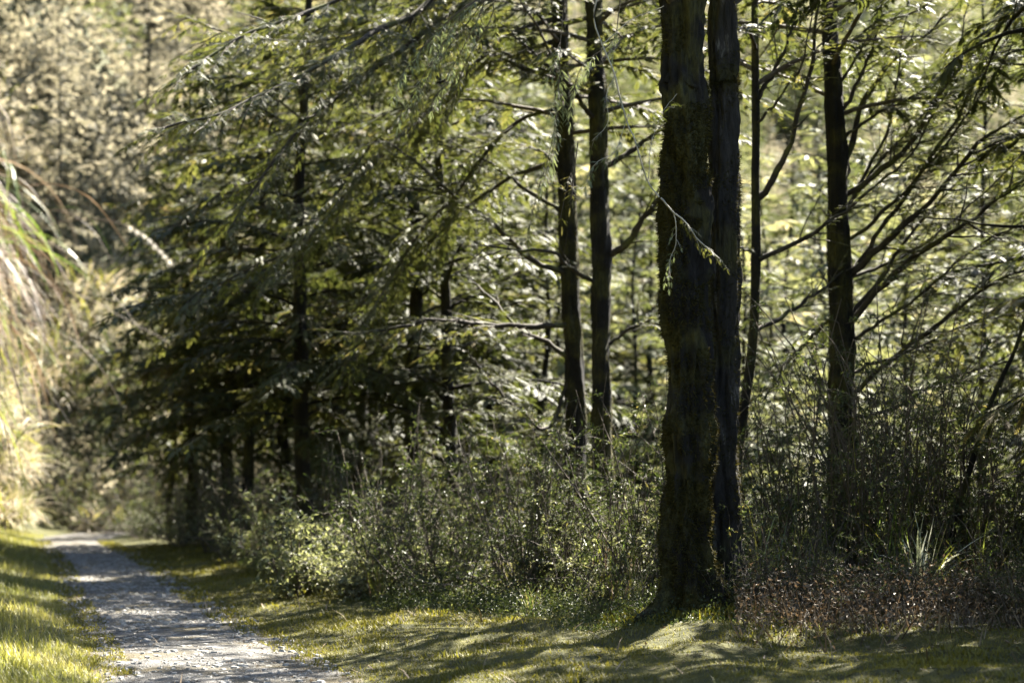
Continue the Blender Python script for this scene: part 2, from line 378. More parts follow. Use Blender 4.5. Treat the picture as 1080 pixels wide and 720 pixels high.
# fallen leaves and dry needles
n = 22000; y_ = 10.5 + 34 * rng.random(n) ** 1.4; x_ = xc(y_) + rng.uniform(-1.6, 8, n)
keep = (x_ < .275 * y_) & (rng.random(n) < .35 + .65 * patches(x_, y_, .6, 5))
x_, y_ = x_[keep], y_[keep]
ground_blades('litter', np.stack([x_, y_], -1) + 0., rng.uniform(.015, .05, len(x_)), M['dry'], .12, LEAF)

# ------------------------------------------------------------------ trees
def limb_path(p0, az, el, L, sag=.25, n=9, wig=.05, r=rng):
    """limb that leaves upwards and bows down under its own weight"""
    P = [np.array(p0, float)]; d = np.array((math.cos(az) * math.cos(el), math.sin(az) * math.cos(el), math.sin(el)))
    for i in range(n - 1):
        d = unit(d + np.array((0, 0, -sag / n)) + r.normal(0, wig, 3)); P.append(P[-1] + d * L / (n - 1))
    return np.array(P)

def clothe(mb, P, r=rng, tw_sp=.17, tw_len=.33, fr_sp=.12, fr_len=.2, shapes=FROND_MID, start=.15, dens=1.0, droop=.25, mt=0, mf=1, tube_r=.006, tintc=None):
    """twigs with fronds along both sides of a limb"""
    seg = np.linalg.norm(np.diff(P, axis=0), axis=1); cum = np.concatenate([[0], np.cumsum(seg)]); L = cum[-1]
    T = unit(np.gradient(P, axis=0)); side = 1
    t = start * L; base_t = r.random() if tintc is None else tintc
    FP, FD, FN, FS, FT = [], [], [], [], []
    while t < L:
        side = -side
        if r.random() > dens: t += tw_sp; continue
        p = np.array([np.interp(t, cum, P[:, c]) for c in range(3)]); d = unit(np.array([np.interp(t, cum, T[:, c]) for c in range(3)]))
        sd = unit(np.cross(d, (0, 0, 1))) * side
        f = t / L
        ang = R(r.uniform(38, 66)); l = max(.12, tw_len * L * (1 - .72 * f) * r.uniform(.65, 1.2)); l = min(l, 1.3)
        d2 = unit(d * math.cos(ang) + sd * math.sin(ang) + np.array((0, 0, r.normal(-.03, .2))))
        k = 5; q = [p]; dd = d2
        for _ in range(k - 1):
            dd = unit(dd + np.array((0, 0, -droop / k)) + r.normal(0, .07, 3) + d * .05); q.append(q[-1] + dd * l / (k - 1))
        q = np.array(q)
        tube(mb, q, np.linspace(tube_r, tube_r * .3, k), 3, mt)
        m = max(2, int(l / fr_sp)); ts = (np.arange(m) + r.random(m)) / m * .92 + .08
        c2 = np.linspace(0, 1, k); TT = unit(np.gradient(q, axis=0))
        for sg in (-1, 1):
            pp = np.stack([np.interp(ts, c2, q[:, c]) for c in range(3)], -1); td = np.stack([np.interp(ts, c2, TT[:, c]) for c in range(3)], -1)
            ss = unit(np.cross(td, (0, 0, 1.))) * sg
            a2 = R(38) + r.normal(0, .25, (m, 1))
            FD.append(unit(td * np.cos(a2) + ss * np.sin(a2) + np.stack([r.normal(0, .1, m), r.normal(0, .1, m), r.normal(-.12, .18, m)], -1)))
            FP.append(pp); FN.append(np.stack([r.normal(0, .35, m), r.normal(0, .35, m), np.ones(m)], -1)); FS.append(fr_len * (1 - .35 * ts) * r.uniform(.7, 1.25, m))
            FT.append(np.clip(base_t * .35 + r.random(m) * .62, 0, 1))
        FP.append(q[-1:]); FD.append(dd[None]); FN.append(np.array([[0, 0, 1.]])); FS.append([fr_len * .9]); FT.append([base_t])
        t += tw_sp * r.uniform(.6, 1.4)
    if FP: scatter(mb, shapes, np.concatenate(FP), np.concatenate(FD), np.concatenate(FN), np.concatenate(FS), mf, np.concatenate(FT), r)

def fuzz(mb, V, n, size, r=rng, thr=.0, mat=0, zmax=None, zmin=None, P=None):
    """short moss standing off the bark; V = rings of the trunk tube"""
    k, m, _ = V.shape; c = V.mean(1)
    i = r.integers(0, k - 1, n); j = r.integers(0, m, n); a, b = r.random(n)[:, None], r.random(n)[:, None]
    p = V[i, j] * (1 - a) * (1 - b) + V[i + 1, j] * a * (1 - b) + V[i, (j + 1) % m] * (1 - a) * b + V[i + 1, (j + 1) % m] * a * b
    nrm = unit((p - c[i]) * np.array((1, 1, .2)))
    zb = V[:, :, 2].min() + .25
    keep = np.array([mnoise.noise(Vector(x) * 2.2) + .3 * mnoise.noise(Vector(x) * 9) + .5 * math.exp(-(x[2] - zb) / .45) > thr for x in p])
    p, nrm = p[keep], nrm[keep]
    D = unit(nrm + r.normal(0, .5, p.shape) + np.array((0, 0, -.25)))
    scatter(mb, TUFT, p, D, r.normal(0, 1, p.shape), size * r.uniform(.5, 1.4, len(p)), mat, np.clip(.25 + .5 * r.random(len(p)), 0, 1), r)

def grow_tree(name, label, cat, px_pts, D, radii, group=None, base_D=None, limbs=(), n_auto=10, auto_z=(6, 12), auto_len=2.2, bark='bark', needle='needle',
              top=13, fine=True, flare=.5, rough=.35, fuzz_n=2500, seed=1, twigs=(), dens=.75, seen_d=None, lean_top=(0, 0), auto_el=.35, fr=None, sides=30):
    """trunk through the places px_pts at distance D; limbs = (points, radius, dress) hand placed, n_auto more above"""
    r = np.random.default_rng(seed)
    pts = [at(x, y, D) for x, y in px_pts]
    b = pts[0]; gz = g(b[0], b[1]); base = np.array((b[0], b[1], gz))
    pts = [p for p in pts if p[2] > gz + .25]
    pts = [base - (0, 0, .25), base + (0, 0, .05)] + pts
    if pts[-1][2] < top: pts.append(np.array((pts[-1][0] + lean_top[0], pts[-1][1] + lean_top[1], top)))
    P = smooth_poly(pts, int((top - gz) / (.045 if sides > 40 else .07))); z = P[:, 2]
    rad = np.interp(z, [radii[0][0]] + [q[0] for q in radii[1:]] + [top], [q[1] for q in radii] + [.03])
    rad = rad * (1 + flare * np.exp(-(z - gz) / .28))
    root = empty(name, base, label, cat, group)
    mb = MB(); Vt = tube(mb, P, rad, sides, rough=rough, foot=gz if sides > 40 else None, ridge=.10 if sides > 40 else .08); mb.build('trunk', M[bark], root, True, base)
    if fuzz_n:
        mb = MB(); lim = Vt[z < at(0, -10, D)[2]]; fuzz(mb, lim, fuzz_n, .034, r, thr=-.16 if fuzz_n > 20000 else .02); mb.build('moss', M['trunk_moss'], root, False, base)
    crown = MB(); fs = FROND_FINE if fine else FROND_MID
    for L_ in limbs:
        lp, lr, dress = L_[:3]; dd = L_[3] if len(L_) > 3 else D
        dd2 = L_[4] if len(L_) > 4 else dd
        q = smooth_poly([at(x, y, dd + (dd2 - dd) * (a / max(1, len(lp) - 1))) for a, (x, y) in enumerate(lp)], 22)
        q += np.cumsum(r.normal(0, .011, q.shape), 0) + r.normal(0, .008, q.shape)
        mb = MB(); tube(mb, q, np.linspace(lr, lr * .28, 22) * r.uniform(.85, 1.15, 22), 8, rough=.35)
        for _ in range(int(7 * dress) + 4):       # bare side shoots
            a = r.integers(4, 20); dl = unit(q[a + 1] - q[a]); sd = unit(np.cross(dl, r.normal(0, 1, 3)))
            l = r.uniform(.25, .8); sp = q[a] + np.outer(np.linspace(0, 1, 6), unit(dl * .8 + sd * .7 + (0, 0, -.05)) * l) + np.cumsum(r.normal(0, .012, (6, 3)), 0)
            tube(mb, sp, np.linspace(lr * .3, .003, 6), 4)
        mb.build('branch', M['limb'], root, True, base)
        if dress > 0: clothe(crown, q, r, .085, .36, .085, .18, fs, .2, min(1, dress + .2), .3)
    for a in range(n_auto):
        z0 = auto_z[0] + (auto_z[1] - auto_z[0]) * (a + r.random()) / n_auto
        c = np.array([np.interp(z0, z, P[:, t]) for t in range(3)])
        l = auto_len * r.uniform(.6, 1.2) * (1 - .5 * (z0 - auto_z[0]) / max(1, auto_z[1] - auto_z[0]))
        q = limb_path(c, a * 2.4 + r.uniform(-.5, .5), auto_el + r.normal(0, .15), l, .6, 9, .06, r)
        tube(crown, q, np.linspace(.035, .008, 9), 5, 0)
        clothe(crown, q, r, .14, .36, .12, .25, FROND_MID, .2, dens, .3)
    if crown.V: crown.build('crown', [M['twig'], M[needle]], root, False, base)
    return root

# twin trunks in focus
main = grow_tree('mossy_tree', 'thick dark moss-covered trunk, front one of the twin trunks right of centre', 'tree',
    [(728, 650), (727, 560), (726, 460), (724, 300), (723, 200), (722, 100), (720, 0)], 19.0, [(0, .215), (2, .20), (4, .215), (6.5, .19)],
    limbs=[([(728, 5), (745, -22), (790, -60), (840, -90)], .05, .5, 19.0, 18.4),
           ([(714, 20), (690, -30), (640, -60), (590, -70)], .06, .6, 19.0, 18.0)],
    n_auto=40, auto_z=(6.9, 12.5), auto_len=3.5, flare=.5, rough=.85, sides=80, fuzz_n=70000, seed=11, top=13.5, bark='bark', dens=.6)
grow_tree('mossy_tree', 'dark cracked trunk close behind the thick mossy one, pale patch high on its sunny side', 'tree',
    [(768, 640), (766, 560), (764, 460), (764, 300), (765, 200), (764, 100), (763, 0)], 19.4, [(0, .155), (2, .13), (4, .14), (6.5, .125)],
    limbs=[([(768, 10), (800, -20), (850, -40), (900, -80)], .045, .5, 19.4, 20.4)],
    n_auto=16, auto_z=(7, 12), auto_len=2.8, flare=.75, rough=.8, sides=60, fuzz_n=14000, seed=12, top=13, bark='bark_grey', dens=.6)

# the two slim trunks left of the twins
grow_tree('conifer', 'left of two slim dark trunks side by side, long limbs reaching left', 'tree',
    [(607, 600), (608, 480), (606, 400), (601, 300), (598, 200), (594, 100), (590, 0)], 28, [(0, .165), (3, .135), (6, .12), (9, .11)],
    limbs=[([(600, 290), (560, 270), (520, 232), (480, 200), (440, 165), (400, 140)], .045, .8, 28, 27),
           ([(596, 225), (560, 205), (520, 180), (470, 160), (430, 140)], .035, .8, 28, 28.5),
           ([(604, 345), (560, 345), (500, 342), (450, 338), (390, 350), (345, 352)], .045, .55, 28, 26.5),
           ([(600, 378), (570, 362), (548, 350), (520, 320), (500, 300)], .04, .5, 28, 29),
           ([(592, 80), (560, 72), (530, 60), (480, 20)], .04, .7, 28, 27),
           ([(590, -110), (520, -90), (440, -50), (370, -10), (300, 20), (230, 50), (185, 85)], .05, .95, 28, 25),
           ([(592, -60), (530, -20), (460, 30), (400, 75), (340, 120), (290, 180), (250, 250)], .05, .9, 28, 26),
           ([(594, 40), (540, 60), (470, 90), (400, 150), (350, 220), (310, 290)], .04, .95, 28, 29.5),
           ([(590, -60), (520, -30), (420, 20), (330, 45), (250, 40), (180, 20)], .04, .95, 28, 27),
           ([(592, 20), (530, 40), (450, 120), (380, 190), (320, 260), (240, 300)], .04, .95, 28, 28),
           ([(596, 110), (540, 130), (480, 200), (430, 260), (390, 330), (360, 400)], .035, .95, 28, 29),
           ([(598, 170), (540, 190), (470, 240), (410, 300), (360, 340)], .04, .95, 28, 30),
           ([(596, 200), (575, 160), (550, 150), (500, 155)], .03, .8, 28, 29),
           ([(590, -30), (540, -35), (470, -10), (440, 15), (400, 30), (375, 45), (330, 75), (280, 100), (230, 124), (175, 138)], .055, .95, 28, 24),
           ([(605, 395), (580, 450), (545, 430), (510, 395), (490, 370)], .03, .3, 28, 27)],
    n_auto=34, auto_z=(6.4, 13), auto_len=3.4, rough=.55, fuzz_n=7000, seed=21, top=14)
grow_tree('conifer', 'right one of two slim dark trunks at mid distance, strong limb rising towards the twins', 'tree',
    [(638, 610), (636, 500), (634, 400), (634, 300), (632, 200), (630, 100), (626, 0)], 27.2, [(0, .16), (3, .13), (6, .122), (9, .11)],
    limbs=[([(640, 270), (658, 258), (680, 228), (697, 200), (712, 172)], .06, .25, 27.2, 26.5),
           ([(636, 175), (660, 160), (685, 145), (715, 125), (760, 70)], .045, .5, 27.2, 27.5),
           ([(630, 130), (600, 95), (560, 60), (520, 25)], .035, .6, 27.2, 26),
           ([(634, 300), (610, 290), (585, 270), (540, 268), (500, 258)], .035, .4, 27.2, 26.4),
           ([(636, 365), (665, 350), (690, 338), (730, 330)], .03, .4, 27.2, 27)],
    n_auto=28, auto_z=(6.6, 13), auto_len=3.0, rough=.55, fuzz_n=7000, seed=22, top=14)

# right of the twins
grow_tree('young_conifer', 'thin curved sapling trunk just right of the twin trunks, forked limbs rising right', 'tree',
    [(772, 620), (777, 500), (783, 440), (792, 380), (797, 300), (797, 200), (797, 100), (796, 0)], 24, [(0, .075), (3, .06), (6, .05), (8, .04)],
    limbs=[([(800, 208), (818, 186), (840, 145), (858, 85), (868, 30), (872, -20)], .045, .3, 24, 23.5),
           ([(797, 112), (812, 88), (832, 45), (842, -10)], .03, .3, 24, 24.4),
           ([(798, 130), (815, 105), (842, 60), (856, -5)], .022, .3, 24, 23.4),
           ([(802, 272), (845, 250), (885, 226), (930, 185), (965, 150), (1000, 90)], .03, .5, 24, 23.4),
           ([(800, 348), (840, 318), (870, 290), (910, 262)], .03, .3, 24, 25),
           ([(795, 270), (770, 250), (745, 230)], .015, .3, 24, 23.4)],
    n_auto=14, auto_z=(6.2, 11), auto_len=2.2, flare=.2, rough=.25, fuzz_n=1500, seed=31, top=12)
grow_tree('conifer', 'dark trunk on the right with many long limbs fanning up to the right', 'tree',
    [(884, 640), (886, 560), (890, 450), (888, 350), (885, 250), (880, 100), (875, 0)], 25, [(0, .19), (2.5, .17), (4, .15), (6, .115), (8, .10)],
    limbs=[([(893, 290), (915, 268), (950, 238), (1000, 188), (1040, 140), (1090, 112)], .055, .7, 25, 24),
           ([(888, 210), (925, 185), (955, 160), (990, 110), (1030, 55), (1090, 5)], .045, .7, 25, 24.4),
           ([(886, 190), (898, 150), (915, 100), (945, 65), (985, 35), (1020, 0)], .045, .7, 25, 25.5),
           ([(905, 278), (930, 240), (965, 195), (1005, 135), (1035, 85), (1070, 40)], .035, .7, 25, 24.5),
           ([(890, 350), (935, 300), (985, 262), (1030, 235), (1090, 190)], .05, .8, 25, 23.6),
           ([(890, 340), (930, 290), (950, 260), (1000, 200), (1060, 150)], .035, .7, 25, 25.6),
           ([(884, 240), (900, 210), (940, 130), (950, 60), (960, 10)], .03, .6, 25, 26),
           ([(892, 420), (930, 385), (980, 345), (1040, 300), (1090, 280)], .04, .8, 25, 24),
           ([(880, 130), (905, 85), (925, 40), (935, -10)], .03, .6, 25, 25),
           ([(884, 330), (860, 345), (835, 370), (815, 400)], .03, .5, 25, 26),
           ([(882, 150), (915, 125), (960, 105), (1010, 75), (1080, 60)], .022, .8, 25, 24.2), ([(884, 225), (930, 170), (975, 120), (1010, 60), (1030, -10)], .024, .8, 25, 25.8),
           ([(886, 260), (935, 225), (990, 170), (1050, 90), (1085, 30)], .026, .8, 25, 24), ([(888, 300), (950, 270), (1020, 215), (1090, 150)], .026, .9, 25, 26),
           ([(888, 365), (945, 330), (1010, 270), (1090, 225)], .026, .9, 25, 24.6), ([(890, 395), (950, 370), (1030, 340), (1095, 330)], .022, .9, 25, 25.4),
           ([(880, 100), (910, 50), (930, 0), (945, -40)], .02, .7, 25, 24.6), ([(878, 60), (920, 30), (970, 10), (1020, -30)], .022, .8, 25, 25),
           ([(890, 440), (940, 430), (1000, 395), (1060, 380)], .03, .7, 25, 24.5)],
    n_auto=28, auto_z=(6.2, 12.6), auto_len=3.2, rough=.55, fuzz_n=7000, seed=32, top=13)
grow_tree('bare_sapling', 'bare crooked sapling leaning right at the right edge behind the grasses', 'tree',
    [(1000, 620), (1004, 562), (1020, 505), (1045, 425), (1070, 370), (1088, 320)], 21.5, [(0, .04), (1, .036), (3, .022), (4, .015)],
    limbs=[([(1020, 505), (1012, 470), (1015, 430), (1000, 395)], .014, .15, 21.5, 21),
           ([(1045, 425), (1062, 440), (1090, 430)], .014, .2, 21.5, 21),
           ([(1004, 560), (1040, 520), (1075, 500)], .013, .2, 21.5, 21.3)],
    n_auto=0, flare=.2, rough=.2, fuzz_n=300, seed=33, top=4.2, lean_top=(.4, 0))

# ---- mid-distance conifers, four shapes and copies of them
def make_conifer(name, label, group, seed, Ht=13, z0=2.2, Lm=2.9, rt=.15, el=.35, sag=.7, n_l=76, shapes=FROND_MID, fr=.27, dens=1.0, dead=7, tsp=.105, fsp=.088, needle='needle'):
    r = np.random.default_rng(seed); root = empty(name, (0, 0, 0), label, 'tree', group)
    zz = np.linspace(-.6, Ht, 60); P = np.stack([.12 * np.sin(zz * .5 + seed) + .05 * np.sin(zz * 1.7 + seed), .12 * np.cos(zz * .4 + seed * 2), zz], -1)
    P[:, :2] -= P[3, :2]
    mb = MB(); tube(mb, P, np.interp(zz, [-.6, .3, Ht * .5, Ht], [rt * 1.5, rt, rt * .65, .015]), 14, rough=.4)
    for a in range(dead):
        z = r.uniform(.8, z0 + 1); q = limb_path([np.interp(z, zz, P[:, c]) for c in range(3)], r.uniform(0, 6.28), r.uniform(-.1, .6), r.uniform(.5, 1.6), .3, 7, .12, r)
        tube(mb, q, np.linspace(.022, .004, 7), 4)
    crown = MB()
    for a in range(n_l):
        f = (a + r.random()) / n_l; z = z0 + (Ht - z0) * f
        l = Lm * (1 - f) ** .65 * r.uniform(.55, 1.15) * min(1, .5 + f * 4)
        q = limb_path([np.interp(z, zz, P[:, c]) for c in range(3)], a * 2.4 + r.uniform(-.4, .4), el + .4 * f + r.normal(0, .12), max(.4, l), sag, 9, .06, r)
        tube(mb, q, np.linspace(.035 * (1 - f * .6), .008, 9), 5)
        clothe(crown, q, r, tsp, .36, fsp, fr, shapes, .18, dens, .35)
    mb.build('trunk', M['bark'], root, True); crown.build('crown', [M['twig'], M[needle]], root)
    return root
G_ROW = 'conifers lining the right side of the path'
LAB_ROW = 'dark feathery conifer in the row lining the right side of the path'
protos = [make_conifer('conifer', LAB_ROW, G_ROW, 101, 13, 2.3, 3.6, sag=1.0), make_conifer('conifer', LAB_ROW, G_ROW, 102, 12, 1.9, 3.4, sag=1.1, el=.25),
          make_conifer('conifer', LAB_ROW, G_ROW, 103, 14, 3.0, 3.8, sag=.9, el=.40, dens=.95, n_l=66), make_conifer('conifer', LAB_ROW, G_ROW, 104, 10, 1.6, 2.6, rt=.10, n_l=60)]
used = set()
def put(k, x, y, sc=1, rz=None, label=None, group=None, mats=None, tilt=(0, 0), dz=0):
    pr = protos[k]
    if k not in used and mats is None: o = pr; used.add(k)
    else: o = copy_tree(pr, None, mats)
    o.location = (x, y, g(x, y) - .05 + dz); o.scale = (sc,) * 3
    o.rotation_euler = (tilt[0], tilt[1], rng.uniform(0, 6.28) if rz is None else rz)
    if label: o['label'] = label
    if group: o['group'] = group
    return o
row = [(323, 34, 0, 1.0, (0, .04)), (376, 41, 1, 1.0, (0, 0)), (430, 36, 2, 1.0, (0, 0)), (480, 32, 3, 1.15, (0, 0)), (184, 50, 3, 1.0, (0, 0)), (205, 47, 1, .95, (0, 0)),
       (240, 44, 0, .9, (0, 0)), (268, 41, 2, .9, (0, .03)), (300, 46, 0, 1.0, (0, 0)), (345, 48, 2, 1.0, (0, 0)), (412, 45, 3, 1.3, (0, 0)), (565, 37, 3, .95, (0, 0)),
       (530, 40, 1, .85, (0, 0))]
for px, D, k_, sc, tl in row:
    p = gp(px, D); put(k_, p[0], p[1], sc, tilt=tl)
for o_ in []: pass

# sunlit trees below the bank on the valley side
row_protos = protos
vr = np.random.default_rng(5)
G_V = 'sunlit trees down in the valley behind the bank'; L_V = 'sunlit yellow-green tree down in the valley seen between the trunks'
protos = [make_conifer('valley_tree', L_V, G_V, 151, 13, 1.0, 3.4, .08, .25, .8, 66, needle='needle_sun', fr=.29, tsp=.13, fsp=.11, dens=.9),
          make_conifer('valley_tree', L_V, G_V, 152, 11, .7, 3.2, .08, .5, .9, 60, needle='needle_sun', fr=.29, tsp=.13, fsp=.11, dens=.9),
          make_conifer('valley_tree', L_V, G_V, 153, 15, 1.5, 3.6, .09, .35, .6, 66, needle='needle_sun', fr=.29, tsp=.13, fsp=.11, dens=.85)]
used = set()
for D, lo, hi, nn, sc in ((37, 640, 1130, 4, .95), (44, 600, 1130, 6, 1.05), (54, 450, 1130, 8, 1.2), (68, 330, 1150, 9, 1.35), (80, 250, 1150, 9, 1.4)):
    for a in range(nn):
        px = lo + (hi - lo) * (a + vr.random()) / nn; p = gp(px, D * vr.uniform(.93, 1.07))
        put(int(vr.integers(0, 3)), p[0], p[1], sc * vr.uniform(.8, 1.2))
protos = row_protos; used = {0, 1, 2, 3}
for px, D, k_, sc in ((1015, 47, 1, 1.15), (838, 58, 0, 1.3), (700, 52, 3, 1.5), (955, 72, 2, 1.3), (520, 62, 1, 1.4), (1085, 60, 0, 1.3), (660, 74, 0, 1.3), (770, 48, 2, 1.0), (905, 54, 3, 1.4), (985, 62, 0, 1.2), (1060, 44, 3, 1.3), (730, 66, 1, 1.4), (600, 58, 2, 1.2), (860, 78, 1, 1.5), (450, 66, 0, 1.2)):
    p = gp(px, D); put(k_, p[0], p[1], sc, label='dark conifer standing among the sunlit trees in the valley', group='dark conifers among the sunlit valley trees')

# trees outside the frame on the right that shade the bank
for px, D, k_ in ((1340, 22, 0), (1330, 26, 2), (1150, 30, 1), (1280, 31, 0), (1400, 30, 1), (1330, 40, 0), (1240, 36, 1), (1500, 24, 2), (1400, 20, 3), (1450, 18, 3), (1560, 15.5, 1), (1460, 22, 0), (1390, 19, 0)):
    p = gp(px, D); put(k_, p[0], p[1], 1.0, label='dark feathery conifer standing off to the right that shades the bank', group='conifers shading the bank from the right')

protos = [make_conifer('shade_conifer', 'tall high-crowned conifer added beyond the right edge to shade the bank', 'tall conifers added at the right to shade the bank', 161, 13.5, 7.4, 3.2, .12, .3, .8, 34, dens=.6)]; used = set()  # added to shade the bank; crown starts high to stay above the view
for px, D in ((1135, 21.5), (1150, 28), (1125, 33), (1190, 24.8), (1230, 20.5)):
    p = gp(px, D); put(0, p[0], p[1], 1.0)
# ---- trees on the far slope: coarse shapes with the same build
keep_p = protos
G_F = 'pale sunlit trees climbing the far slope'; L_F = 'pale sunlit tree on the slope rising behind the bend of the path'
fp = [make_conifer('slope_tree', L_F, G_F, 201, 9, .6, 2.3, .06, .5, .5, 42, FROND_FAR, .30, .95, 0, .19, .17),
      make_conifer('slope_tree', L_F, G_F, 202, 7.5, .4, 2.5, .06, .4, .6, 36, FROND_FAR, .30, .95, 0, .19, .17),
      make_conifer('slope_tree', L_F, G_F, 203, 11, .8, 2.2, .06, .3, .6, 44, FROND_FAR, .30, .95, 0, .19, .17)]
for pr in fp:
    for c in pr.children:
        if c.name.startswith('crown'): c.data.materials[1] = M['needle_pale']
protos = fp; used = set()
fr_ = np.random.default_rng(9); cnt = 0
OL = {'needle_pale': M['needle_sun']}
spots = []
for y_ in np.arange(70, 190, 4.2):
    for x_ in np.arange(-.31 * y_, .31 * y_, 4.4):
        x2, y2 = x_ + fr_.uniform(-1.6, 1.6), y_ + fr_.uniform(-1.6, 1.6)
        if (y2 - 66) - .62 * (x2 + 14) < -4: continue
        if g(x2, y2) > 1.65 + .32 * y2: continue
        if x2 / y2 < -.17 and fr_.random() < .75: continue
        spots.append((x2, y2))
spots.sort(key=lambda q: q[1])
print('slope spots', len(spots))
for x2, y2 in spots[:285]:
    far_ = (x2 / y2 > -.14) and fr_.random() < .55
    put(int(fr_.integers(0, 3)), x2, y2, fr_.uniform(.7, 1.15), mats=OL if far_ else None)

# woods that cover the rest of the far slope: domed crowns of leaf sprays
wr = np.random.default_rng(31); mb = MB(); ncr = 0
for y_ in np.arange(50, 215, 3.9):
    for x_ in np.arange(-.33 * y_, .33 * y_, 3.9):
        x2, y2 = x_ + wr.uniform(-1.9, 1.9), y_ + wr.uniform(-1.9, 1.9); z2 = g(x2, y2)
        if z2 > 6 + .30 * y2: continue
        if (y2 - 66) - .62 * (x2 + 14) < -4 and x2 - float(xc(y2)) > -4.5: continue
        if z2 + 8 < 1.65 - .05 * y2: continue
        rr_ = wr.uniform(1.5, 2.9); hh = wr.uniform(2.8, 6.5); m = 1100
        a_ = wr.uniform(0, 6.28, m); c_ = 1 - 1.1 * wr.random(m) ** .9; s_ = np.sqrt(np.clip(1 - c_ ** 2, 0, 1))
        nn = np.stack([np.cos(a_) * s_, np.sin(a_) * s_, c_], -1); lob = 1 + .25 * np.sin(a_ * 3 + wr.random() * 6) * s_ + .2 * np.sin(a_ * 5 + c_ * 7)
        P = np.array((x2, y2, z2 + hh * .35)) + nn * np.array((rr_, rr_, hh * .65)) * lob[:, None] * wr.uniform(.7, 1.05, (m, 1))
        tt = wr.random() * .5
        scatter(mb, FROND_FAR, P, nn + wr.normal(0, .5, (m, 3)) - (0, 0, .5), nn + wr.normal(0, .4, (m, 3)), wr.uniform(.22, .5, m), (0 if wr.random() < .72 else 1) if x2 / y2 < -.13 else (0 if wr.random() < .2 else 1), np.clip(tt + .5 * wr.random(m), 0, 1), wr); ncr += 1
m = 280000; y2 = 48 + 130 * wr.random(m) ** 1.5; x2 = y2 * wr.uniform(-.33, .33, m); kk = ((y2 - 66) - .62 * (x2 + 14) > -3) | (x2 - xc(y2) < -3.6); x2, y2 = x2[kk], y2[kk]
P = np.stack([x2, y2, H(x2, y2) + np.abs(wr.normal(0, .35, len(x2)))], -1)
scatter(mb, FROND_FAR, P, wr.normal(0, .7, P.shape) + (0, -.3, .5), wr.normal(0, .7, P.shape) + (0, 0, 1), wr.uniform(.26, .6, len(x2)) * (.5 + y2 / 110), 0, np.clip(.2 + .5 * wr.random(len(x2)), 0, 1), wr)
print('crowns', ncr)
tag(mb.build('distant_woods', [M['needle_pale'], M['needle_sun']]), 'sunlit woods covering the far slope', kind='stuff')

# ------------------------------------------------------------------ shrubs, grasses
def make_shrub(name, label, cat, group, seed, Ht=1.8, spread=.8, stems=12, leaf=.045, mats=('twig', 'leaf'), shapes=LEAF, dens=1.0, up=.9):
    r = np.random.default_rng(seed); root = empty(name, (0, 0, 0), label, cat, group); st, fo = MB(), MB()
    P_, D_, S_ = [], [], []
    for a in range(stems):
        az = r.uniform(0, 6.28); q = limb_path((r.normal(0, .12), r.normal(0, .12), -.1), az, r.uniform(up, 1.5), Ht * r.uniform(.6, 1.1), r.uniform(.1, .9) * spread, 10, .10, r)
        tube(st, q, np.linspace(.012, .004, 10), 4)
        for b in range(int(11 * dens)):
            i_ = r.integers(2, 10); l = r.uniform(.2, .6) * (1.15 - i_ / 13)
            q2 = limb_path(q[i_], r.uniform(0, 6.28), r.uniform(-.1, 1.0), l, .4, 6, .14, r)
            tube(st, q2, np.linspace(.005, .002, 6), 3)
            m = int(20 * l / .4); ts = r.random(m) * .9 + .1; c2 = np.linspace(0, 1, 6)
            pp = np.stack([np.interp(ts, c2, q2[:, c]) for c in range(3)], -1); dd = unit(q2[-1] - q2[0])
            P_.append(pp + r.normal(0, .012, pp.shape)); D_.append(unit(dd * .5 + r.normal(0, .6, pp.shape))); S_.append(leaf * r.uniform(.6, 1.4, m))
    P_, D_, S_ = np.concatenate(P_), np.concatenate(D_), np.concatenate(S_)
    scatter(fo, shapes, P_, D_, r.normal(0, .6, P_.shape) + (0, 0, 1), S_, 0, None, r)
    st.build('stem', M[mats[0]], root, True); fo.build('foliage', M[mats[1]], root)
    return root

def place_copy(pr, x, y, sc, first, label=None, group=None, rz=None, dz=0):
    o = pr if first else copy_tree(pr)
    o.location = (x, y, g(x, y) + dz); o.scale = (sc, sc, sc * rng.uniform(.85, 1.15)); o.rotation_euler.z = rng.uniform(0, 6.28) if rz is None else rz
    if label: o['label'] = label
    if group: o['group'] = group
    return o
G_S = 'dark leafy shrubs massed under the trees along the bank'; L_S = 'dark shrub with small glossy leaves massed under the trees along the bank'
sh = [make_shrub('shrub', L_S, 'shrub', G_S, 301, 1.9, .9, 11, .058, dens=.75, shapes=LEAF_N), make_shrub('shrub', L_S, 'shrub', G_S, 302, 1.5, 1.2, 10, .042, dens=.8, up=.7),
      make_shrub('shrub', L_S, 'shrub', G_S, 303, 2.4, .8, 8, .075, dens=.6, shapes=LEAF_N)]
sr = np.random.default_rng(12); first = [True] * 3
# bottom edge of the shrub belt in the photograph: column -> distance
def belt(px): return float(np.interp(px, [120, 200, 270, 400, 560, 680, 800, 1080], [56, 44, 34, 24.5, 21.5, 21.0, 20.5, 20]))
for a in range(104):
    px = sr.uniform(400, 705) if a < 25 else (sr.uniform(140, 420) if a < 62 else sr.uniform(780, 1120))
    D = belt(px) + abs(sr.normal(0, 3.0)) + .7; p = gp(px, D); k_ = int(sr.integers(0, 3))
    sc = sr.uniform(.6, 1.0) * (.8 if px > 780 else 1.15)
    place_copy(sh[k_], p[0], p[1], sc, first[k_]); first[k_] = False
